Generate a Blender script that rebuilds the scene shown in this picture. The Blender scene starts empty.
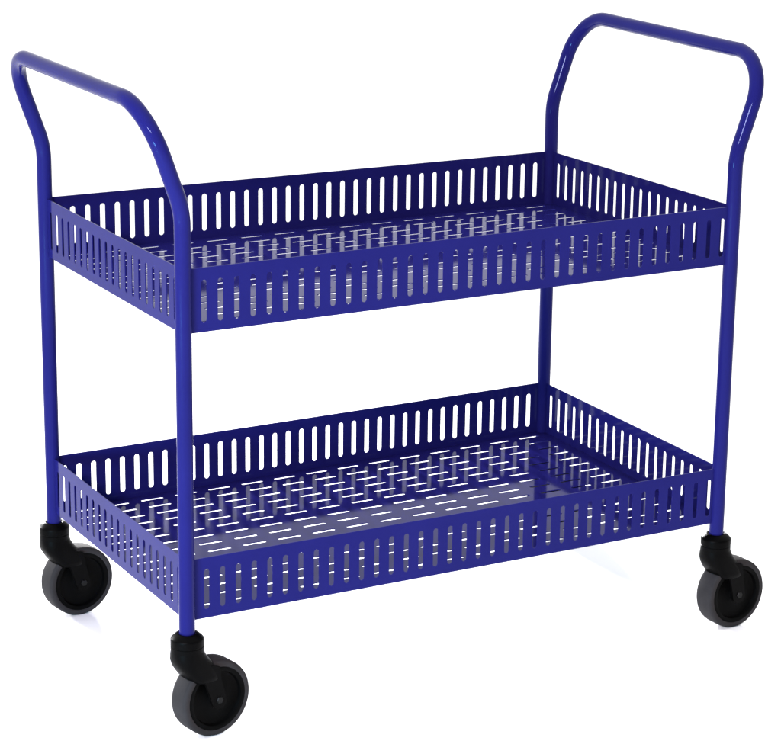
import bpy, bmesh, math, random
from mathutils import Vector, Matrix
random.seed(4)
scene = bpy.context.scene
C = scene.collection
PI = math.pi
# ------------------------------------------------------------------ dimensions (metres)
L, D = 0.80, 0.4545            # post spacing, length and depth
Z0 = 0.138                     # height of the top of the casters above the ground
RT = 0.0100                    # tube radius
E = 0.0010                     # tray walls stand this far outside the post axes
TH = 0.0012                    # sheet thickness
HP = 0.0793                    # tray wall height

# ------------------------------------------------------------------ materials
def nodes(name):
    m = bpy.data.materials.new(name); m.use_nodes = True
    nt = m.node_tree; b = nt.nodes['Principled BSDF']
    return m, nt, b

def paint_mat():
    m, nt, b = nodes('blue_gloss_paint')
    tc = nt.nodes.new('ShaderNodeTexCoord')
    n = nt.nodes.new('ShaderNodeTexNoise'); n.inputs['Scale'].default_value = 9; n.inputs['Detail'].default_value = 4
    nt.links.new(tc.outputs['Object'], n.inputs['Vector'])
    r = nt.nodes.new('ShaderNodeValToRGB')
    r.color_ramp.elements[0].position = .3; r.color_ramp.elements[1].position = .7
    r.color_ramp.elements[0].color = PAINT_A; r.color_ramp.elements[1].color = PAINT_B
    nt.links.new(n.outputs['Fac'], r.inputs['Fac']); nt.links.new(r.outputs['Color'], b.inputs['Base Color'])
    n2 = nt.nodes.new('ShaderNodeTexNoise'); n2.inputs['Scale'].default_value = 25; n2.inputs['Detail'].default_value = 3
    nt.links.new(tc.outputs['Object'], n2.inputs['Vector'])
    mr = nt.nodes.new('ShaderNodeMapRange'); mr.inputs['To Min'].default_value = .05; mr.inputs['To Max'].default_value = .085
    nt.links.new(n2.outputs['Fac'], mr.inputs['Value']); nt.links.new(mr.outputs['Result'], b.inputs['Roughness'])
    n3 = nt.nodes.new('ShaderNodeTexNoise'); n3.inputs['Scale'].default_value = 420; n3.inputs['Detail'].default_value = 2
    nt.links.new(tc.outputs['Object'], n3.inputs['Vector'])
    bp = nt.nodes.new('ShaderNodeBump'); bp.inputs['Strength'].default_value = .03; bp.inputs['Distance'].default_value = .0004
    nt.links.new(n3.outputs['Fac'], bp.inputs['Height']); nt.links.new(bp.outputs['Normal'], b.inputs['Normal'])
    b.inputs['Specular IOR Level'].default_value = SPEC
    b.inputs['Specular Tint'].default_value = (.50, .66, 1, 1)
    return m

def plain_mat(name, ca, cb, rough, spec=.5, scale=30, bump=.1, bscale=300):
    m, nt, b = nodes(name)
    tc = nt.nodes.new('ShaderNodeTexCoord')
    n = nt.nodes.new('ShaderNodeTexNoise'); n.inputs['Scale'].default_value = scale; n.inputs['Detail'].default_value = 5
    nt.links.new(tc.outputs['Object'], n.inputs['Vector'])
    r = nt.nodes.new('ShaderNodeValToRGB')
    r.color_ramp.elements[0].position = .3; r.color_ramp.elements[1].position = .7
    r.color_ramp.elements[0].color = (*ca, 1); r.color_ramp.elements[1].color = (*cb, 1)
    nt.links.new(n.outputs['Fac'], r.inputs['Fac']); nt.links.new(r.outputs['Color'], b.inputs['Base Color'])
    b.inputs['Roughness'].default_value = rough; b.inputs['Specular IOR Level'].default_value = spec
    if bump:
        n3 = nt.nodes.new('ShaderNodeTexNoise'); n3.inputs['Scale'].default_value = bscale
        nt.links.new(tc.outputs['Object'], n3.inputs['Vector'])
        bp = nt.nodes.new('ShaderNodeBump'); bp.inputs['Strength'].default_value = bump; bp.inputs['Distance'].default_value = .0004
        nt.links.new(n3.outputs['Fac'], bp.inputs['Height']); nt.links.new(bp.outputs['Normal'], b.inputs['Normal'])
    return m

PAINT_A = (.0098, .0090, .090, 1); PAINT_B = (.0115, .0107, .104, 1); SPEC = .055
PAINT = paint_mat()
HOUSING = plain_mat('black_plastic', (.0013, .0012, .0012), (.0020, .0018, .0018), .40, .025)
DISC = plain_mat('black_plastic_wheel_disc', (.0010, .0010, .0010), (.0016, .0015, .0015), .5, .025)
RUBBER = plain_mat('dark_grey_rubber', (.020, .0180, .0188), (.027, .0242, .0255), .7, .06, 40, .25, 500)
STEEL = plain_mat('dark_axle_steel', (.003, .003, .003), (.005, .005, .005), .4, .1)
GROUND = plain_mat('white_studio_sweep', (.93, .93, .93), (.94, .94, .94), .9, .1, 2, 0)

# ------------------------------------------------------------------ helpers
def obj(name, bm, m, parent=None, smooth=True, angle=35):
    bmesh.ops.recalc_face_normals(bm, faces=bm.faces)
    me = bpy.data.meshes.new(name); bm.to_mesh(me); bm.free()
    o = bpy.data.objects.new(name, me); C.objects.link(o); me.materials.append(m)
    if smooth:
        me.polygons.foreach_set('use_smooth', [True]*len(me.polygons))
        me.set_sharp_from_angle(angle=math.radians(angle))
    if parent: o.parent = parent
    return o

def sweep(bm, pts, r, n=32, cap=True):
    pts = [Vector(p) for p in pts]
    T = []
    for i in range(len(pts)):
        a = pts[max(i-1, 0)]; b = pts[min(i+1, len(pts)-1)]
        T.append((b-a).normalized())
    u = T[0].orthogonal().normalized()
    rings = []
    for i, p in enumerate(pts):
        u = (u - T[i]*u.dot(T[i])).normalized(); v = T[i].cross(u)
        rings.append([bm.verts.new(p + (u*math.cos(2*PI*k/n) + v*math.sin(2*PI*k/n))*r) for k in range(n)])
    for a, b in zip(rings, rings[1:]):
        for k in range(n): bm.faces.new((a[k], a[(k+1) % n], b[(k+1) % n], b[k]))
    if cap: bm.faces.new(rings[0]); bm.faces.new(rings[-1])

def lathe(bm, prof, n=64, M=Matrix()):
    """prof: (radius, height) pairs turned about local Z, then moved by M"""
    rings = []
    for r, z in prof:
        if r < 1e-6: rings.append([bm.verts.new(M @ Vector((0, 0, z)))])
        else: rings.append([bm.verts.new(M @ Vector((r*math.cos(2*PI*k/n), r*math.sin(2*PI*k/n), z))) for k in range(n)])
    for a, b in zip(rings, rings[1:]):
        for k in range(n):
            k2 = (k+1) % n
            if len(a) == 1: bm.faces.new((a[0], b[k], b[k2]))
            elif len(b) == 1: bm.faces.new((a[k], a[k2], b[0]))
            else: bm.faces.new((a[k], a[k2], b[k2], b[k]))

def perforated(bm, xs, ys, slot, vertical, place, th):
    """sheet cut into cells xs * ys, one round-ended slot per cell; slot(i, j) -> cx, cy, length, width
    place(u, v, w) turns sheet coordinates (w = 0 or th through the sheet) into a point"""
    SEG = 8
    cache = {}
    def V(u, v, w):
        k = (round(u, 6), round(v, 6), w)
        if k not in cache: cache[k] = bm.verts.new(place(u, v, w))
        return cache[k]
    for i in range(len(xs)-1):
        for j in range(len(ys)-1):
            x0, x1, y0, y1 = xs[i], xs[i+1], ys[j], ys[j+1]
            s = slot(i, j)
            if s is None:
                for w in (0, th): bm.faces.new([V(x0, y0, w), V(x1, y0, w), V(x1, y1, w), V(x0, y1, w)])
                continue
            cx, cy, ln, wd = s; r = wd/2; h = ln/2 - r
            if not vertical: X0, X1, Y0, Y1, cX, cY = y0, y1, x0, x1, cy, cx
            else: X0, X1, Y0, Y1, cX, cY = x0, x1, y0, y1, cx, cy
            inner, outer = [], []
            for end in (0, 1):
                for k in range(SEG+1):
                    t = PI*k/SEG + PI*end
                    inner.append((cX + r*math.cos(t), cY + (h if end == 0 else -h) + r*math.sin(t)))
                    a, b = (X1, X0) if end == 0 else (X0, X1)
                    ye = Y1 if end == 0 else Y0; yi = cY + (h if end == 0 else -h)
                    if k <= 2: outer.append((a, yi + (ye-yi)*k/2))
                    elif k < SEG-2: outer.append((a + (b-a)*(k-2)/(SEG-4), ye))
                    else: outer.append((b, ye + (yi-ye)*(k-SEG+2)/2))
            n = len(inner)
            q = (lambda p: p) if vertical else (lambda p: (p[1], p[0]))
            for w in (0, th):
                for k in range(n):
                    k2 = (k+1) % n
                    bm.faces.new([V(*q(inner[k]), w), V(*q(inner[k2]), w), V(*q(outer[k2]), w), V(*q(outer[k]), w)])
            for k in range(n):
                k2 = (k+1) % n
                bm.faces.new([V(*q(inner[k]), 0), V(*q(inner[k2]), 0), V(*q(inner[k2]), th), V(*q(inner[k]), th)])
    # the rim of the sheet
    bm.edges.ensure_lookup_table()
    back = {v: k for k, v in cache.items()}
    for e in [e for e in bm.edges if len(e.link_faces) == 1]:
        a, b = e.verts
        ka, kb = back[a], back[b]
        if ka[2] == 0 and kb[2] == 0:
            bm.faces.new([a, b, V(kb[0], kb[1], th), V(ka[0], ka[1], th)])

# ------------------------------------------------------------------ the trolley
trolley = bpy.data.objects.new('serving_trolley', None); C.objects.link(trolley)
trolley['label'] = 'glossy blue two-tier metal trolley with slotted trays, tube handles and black castors'
trolley['category'] = 'trolley'

def end_frame(s):
    a, zb, zt, rc, rb = .332, .535+Z0, .6642+Z0, .066, .10
    if s < 0: a, zt, rb = .340, .6625+Z0, .115
    T = (zt-zb)/math.cos(a)
    pt = lambda y, t: Vector((s*(L/2+math.sin(a)*t), y, zb+math.cos(a)*t))
    c = rb*math.tan(a/2)
    out = [Vector((s*L/2, 0, Z0-.012))] + [Vector((s*L/2, 0, Z0 + .05*k)) for k in range(0, 9)]
    for k in range(13):
        t = a*k/12; out.append(Vector((s*(L/2+rb*(1-math.cos(t))), 0, zb-c+rb*math.sin(t))))
    for k in range(17):
        t = PI/2*k/16; out.append(pt(rc-rc*math.cos(t), T-rc+rc*math.sin(t)))
    m = [Vector((p.x, D-p.y, p.z)) for p in reversed(out)]
    path = [out[0]]                       # even, short steps so that the tube shades smoothly
    for p in (out+m)[1:]:
        a0 = path[-1]; ns = max(1, int((p-a0).length/.006))
        path += [a0.lerp(p, (k+1)/ns) for k in range(ns)]
    bm = bmesh.new(); sweep(bm, path, RT, 72)
    return obj('end_frame', bm, PAINT, trolley, angle=60)
end_frame(-1); end_frame(1)

PITCH = .0216
def tray(zc):
    """zc: heights of the rim at front-left, front-right, rear-left, rear-right"""
    X0, X1, Y0, Y1 = -L/2-E, L/2+E, -E, D+E
    def rim(x, y):
        u = (x-X0)/(X1-X0); v = (y-Y0)/(Y1-Y0)
        return Z0 + (zc[0]*(1-u)+zc[1]*u)*(1-v) + (zc[2]*(1-u)+zc[3]*u)*v
    # floor: 15 x 15 round-ended slots, all lengthwise
    bm = bmesh.new()
    cx = [.052*k for k in range(-7, 8)]; cy = [.4362-.0284*k for k in range(15)][::-1]
    i0 = TH + .0002
    xs = [X0+i0] + [(a+b)/2 for a, b in zip(cx, cx[1:])] + [X1-i0]
    ys = [Y0+i0] + [(a+b)/2 for a, b in zip(cy, cy[1:])] + [Y1-i0]
    perforated(bm, xs, ys, lambda i, j: (cx[i], cy[j], .0345, .0062), False,
               lambda u, v, w: Vector((u, v, rim(u, v) - HP + w)), TH)
    t = obj('tray', bm, PAINT, trolley, angle=40)
    # walls
    def wall(n, first, length, place):
        bm = bmesh.new()
        c = [first + PITCH*k for k in range(n)]
        xs = [0] + [(a+b)/2 for a, b in zip(c, c[1:])] + [length]
        perforated(bm, xs, [0, HP], lambda i, j: (c[i], HP-.0413, .0525, .0074), True, place, TH)
        obj('tray_wall', bm, PAINT, t, angle=40)
    ln = L - .004
    wall(37, -.3949+ln/2, ln, lambda u, v, w: Vector((u-ln/2, Y0+w, rim(u-ln/2, Y0)-HP+v)))
    wall(37, -.3949+ln/2, ln, lambda u, v, w: Vector((ln/2-u, Y1-w, rim(ln/2-u, Y1)-HP+v)))
    ld = D - .004
    f = D/2 - PITCH*9.5 - .002
    wall(20, f, ld, lambda u, v, w: Vector((X0+w, u+.002, rim(X0, u)-HP+v)))
    wall(20, f, ld, lambda u, v, w: Vector((X1-w, D-.002-u, rim(X1, D-u)-HP+v)))
    return t
tray((.4641, .4667, .4638, .4622))
tray((.0984, .0993, .0986, .1025))

# castors ------------------------------------------------------------------
AX, RW, TR = -.088, .050, .034       # axle height below the collar, wheel radius, trail
def caster(x, y, ang, trail=TR):
    """ang: direction in which the wheel trails"""
    B = Matrix.Translation((x, y, Z0)) @ Matrix.Rotation(ang, 4, 'Z')   # local +x trails, local y is the axle
    bm = bmesh.new()
    lathe(bm, [(0, .0035), (.0118, .0035), (.0124, .0042), (.0140, .0038), (.0196, -.0012), (.0207, -.0026), (.0209, -.0040), (.0209, -.0110),
               (.0203, -.0114), (.0203, -.0126), (.0209, -.0130), (.0209, -.0195), (0, -.0195)], 48, B)
    # hood: loft from the round collar back over the wheel
    secs = [(-.0190, 0.000, .0209, .0209, 1), (-.0235, .0004, .0212, .0212, .92), (-.030, .0022, .0226, .0216, .8), (-.038, .0066, .0240, .0219, .7),
            (-.046, .0118, .0240, .0220, .65), (-.054, .0166, .0228, .0220, .65), (-.0590, .0192, .0210, .0219, .65), (-.0602, .0196, .0200, .0210, .65)]
    rings = []
    for z, cx, rx, ry, e in secs:
        ring = []
        for k in range(40):
            t = 2*PI*k/40; c, s = math.cos(t), math.sin(t)
            ring.append(bm.verts.new(B @ Vector((cx + rx*math.copysign(abs(c)**e, c), ry*math.copysign(abs(s)**e, s), z))))
        rings.append(ring)
    for a, b in zip(rings, rings[1:]):
        for k in range(40): bm.faces.new((a[k], a[(k+1) % 40], b[(k+1) % 40], b[k]))
    bm.faces.new(rings[0]); bm.faces.new(rings[-1])
    h = obj('caster', bm, HOUSING, trolley, angle=50)
    # fork arms, from hood down to the axle on both sides
    for sg in (-1, 1):
        bm = bmesh.new()
        out = []
        hub = .0125
        for k in range(13):
            t = PI + .35 + (PI-.7)*k/12*1.0
            out.append((trail + hub*math.cos(t), AX + hub*math.sin(t)))
        out += [(.0375, -.060), (.0345, -.042), (-.004, -.030), (.0045, -.045), (.0135, -.065)]
        ya, yb = sg*.0172, sg*.0205
        A = [bm.verts.new(B @ Vector((px, ya, pz))) for px, pz in out]
        Bv = [bm.verts.new(B @ Vector((px, yb, pz))) for px, pz in out]
        bm.faces.new(A); bm.faces.new(Bv)
        for k in range(len(out)):
            k2 = (k+1) % len(out); bm.faces.new((A[k], A[k2], Bv[k2], Bv[k]))
        bmesh.ops.recalc_face_normals(bm, faces=bm.faces)
        bmesh.ops.bevel(bm, geom=[e for e in bm.edges], offset=.0009, segments=2, affect='EDGES')
        obj('fork_arm', bm, HOUSING, h, angle=40)
    W = B @ Matrix.Translation((trail, 0, AX)) @ Matrix.Rotation(PI/2, 4, 'X')
    bm = bmesh.new()
    tw = .0155
    prof = [(.0405, -tw+.0015), (.0420, -tw), (.0462, -tw), (.0482, -tw+.0006), (.0494, -tw+.0022), (.0499, -tw+.005), (.0500, 0)]
    prof += [(r, -z) for r, z in reversed(prof[:-1])]
    prof += [prof[0]]
    lathe(bm, prof, 96, W); obj('tyre', bm, RUBBER, h, angle=50)
    bm = bmesh.new()
    half = [(0, .0160), (.0085, .0160), (.0095, .0150), (.0098, .0120), (.013, .0098), (.030, .0090), (.0345, .0105), (.0360, .0148), (.0385, .0158), (.0415, .0156), (.0425, .0135)]
    lathe(bm, half + [(r, -z) for r, z in reversed(half)], 96, W)
    obj('wheel_disc', bm, DISC, h, angle=40)
    for sg in (-1, 1):
        bm = bmesh.new()
        lathe(bm, [(0, sg*.0222), (.0042, sg*.0222), (.0050, sg*.0211), (.0050, sg*.0198), (0, sg*.0198)], 6, W)
        obj('axle_bolt', bm, STEEL, h, angle=30)
d = lambda vx, vy: math.atan2(vy, vx)
caster(-L/2, 0, d(.983, .180), .034)
caster(L/2, 0, d(.996, .086), .031)
caster(-L/2, D, d(.991, .133), .0336)
caster(L/2, D, d(.985, .16), .034)

# ------------------------------------------------------------------ the white surface it stands on
bm = bmesh.new()
bmesh.ops.create_grid(bm, x_segments=8, y_segments=8, size=60)
g = obj('ground', bm, GROUND, None, False); g['kind'] = 'structure'

# ------------------------------------------------------------------ camera
q = [2395.23, -1.5074, -2.5252, 1.1335, 0.5028, 0.2801, 0.0126]
cy_, sy_ = math.cos(q[4]), math.sin(q[4]); cp, sp = math.cos(q[5]), math.sin(q[5])
f = Vector((sy_*cp, cy_*cp, -sp)); rt = Vector((cy_, -sy_, 0)); up = rt.cross(f)
c, s = math.cos(q[6]), math.sin(q[6])
r2 = rt*c + up*s; u2 = -rt*s + up*c
cam = bpy.data.cameras.new('camera'); co = bpy.data.objects.new('camera', cam); C.objects.link(co)
M = Matrix((r2, u2, -f)).transposed().to_4x4(); M.translation = Vector((q[1], q[2], q[3]+Z0))
co.matrix_world = M
cam.sensor_width = 36; cam.lens = 36*q[0]/781; cam.clip_end = 500; cam.clip_start = .05
scene.camera = co

# ------------------------------------------------------------------ light
W_FRONT, W_BACK, W_TOP, SPOT = .18, 1.5, 1.25, 140
REAR, SIDE = 3000, 66
def area(name, loc, target, size, power, col=(1, 1, 1), sy=None):
    l = bpy.data.lights.new(name, 'AREA'); l.energy = power; l.color = col
    l.shape = 'RECTANGLE'; l.size = size; l.size_y = sy or size
    o = bpy.data.objects.new(name, l); C.objects.link(o); o.location = loc
    o.rotation_euler = (Vector(target)-Vector(loc)).to_track_quat('-Z', 'Y').to_euler()
    return o
w = bpy.data.worlds.new('World'); scene.world = w; w.use_nodes = True
nt = w.node_tree; bg = nt.nodes['Background']
# a white studio: bright lit sweep beyond the trolley, dimmer room on the side the picture is taken from
tc = nt.nodes.new('ShaderNodeTexCoord')
sx = nt.nodes.new('ShaderNodeSeparateXYZ'); nt.links.new(tc.outputs['Generated'], sx.inputs[0])
dt = nt.nodes.new('ShaderNodeVectorMath'); dt.operation = 'DOT_PRODUCT'
dt.inputs[1].default_value = Vector((.48, .88, 0)).normalized()
nt.links.new(tc.outputs['Generated'], dt.inputs[0])
def ramp(src, a, b, lo, hi):
    mr = nt.nodes.new('ShaderNodeMapRange'); mr.interpolation_type = 'SMOOTHSTEP'
    for k, v in zip(('From Min', 'From Max', 'To Min', 'To Max'), (a, b, lo, hi)): mr.inputs[k].default_value = v
    nt.links.new(src, mr.inputs['Value']); return mr.outputs['Result']
ad = nt.nodes.new('ShaderNodeMath'); ad.operation = 'ADD'
nt.links.new(ramp(dt.outputs['Value'], -.4, .3, W_FRONT, W_BACK), ad.inputs[0])
nt.links.new(ramp(sx.outputs['Z'], .45, 1.0, 0, W_TOP), ad.inputs[1])
nt.links.new(ad.outputs[0], bg.inputs['Strength'])
bg.inputs['Color'].default_value = (1, 1, 1, 1)
area('strip_softbox', (-2.75, -2.1, 1.97), (0, .2, .6), 1.1, SPOT, (1, .86, .93), sy=.22)
def snoot(name, loc, target, power, cone):
    l = bpy.data.lights.new(name, 'SPOT'); l.energy = power; l.spot_size = math.radians(cone); l.spot_blend = .5
    l.shadow_soft_size = .18
    o = bpy.data.objects.new(name, l); C.objects.link(o); o.location = loc
    o.rotation_euler = (Vector(target)-Vector(loc)).to_track_quat('-Z', 'Y').to_euler()
# snooted lamps added behind the trolley to clear the floor below it of shadow
snoot('floor_fill_spot', (-1.9, 4.7, 1.0), (-.15, .0, 0), REAR*.4, 14)
snoot('floor_fill_spot', (1.7, 4.9, 1.0), (.10, -.08, 0), REAR, 15)
snoot('floor_fill_spot', (.15, 5.0, 1.0), (-.08, .0, 0), REAR, 15)
area('low_side_fill', (-2.3, -1.2, .36), (-.3, .1, .05), .5, SIDE, (.32, .74, 1), sy=.3)  # cool fill added low at the left to brighten lower parts and floor

scene.view_settings.view_transform = 'Standard'; scene.view_settings.look = 'None'
scene.view_settings.exposure = 0; scene.view_settings.gamma = 1
scene.render.engine = 'CYCLES'
scene.cycles.max_bounces = 8
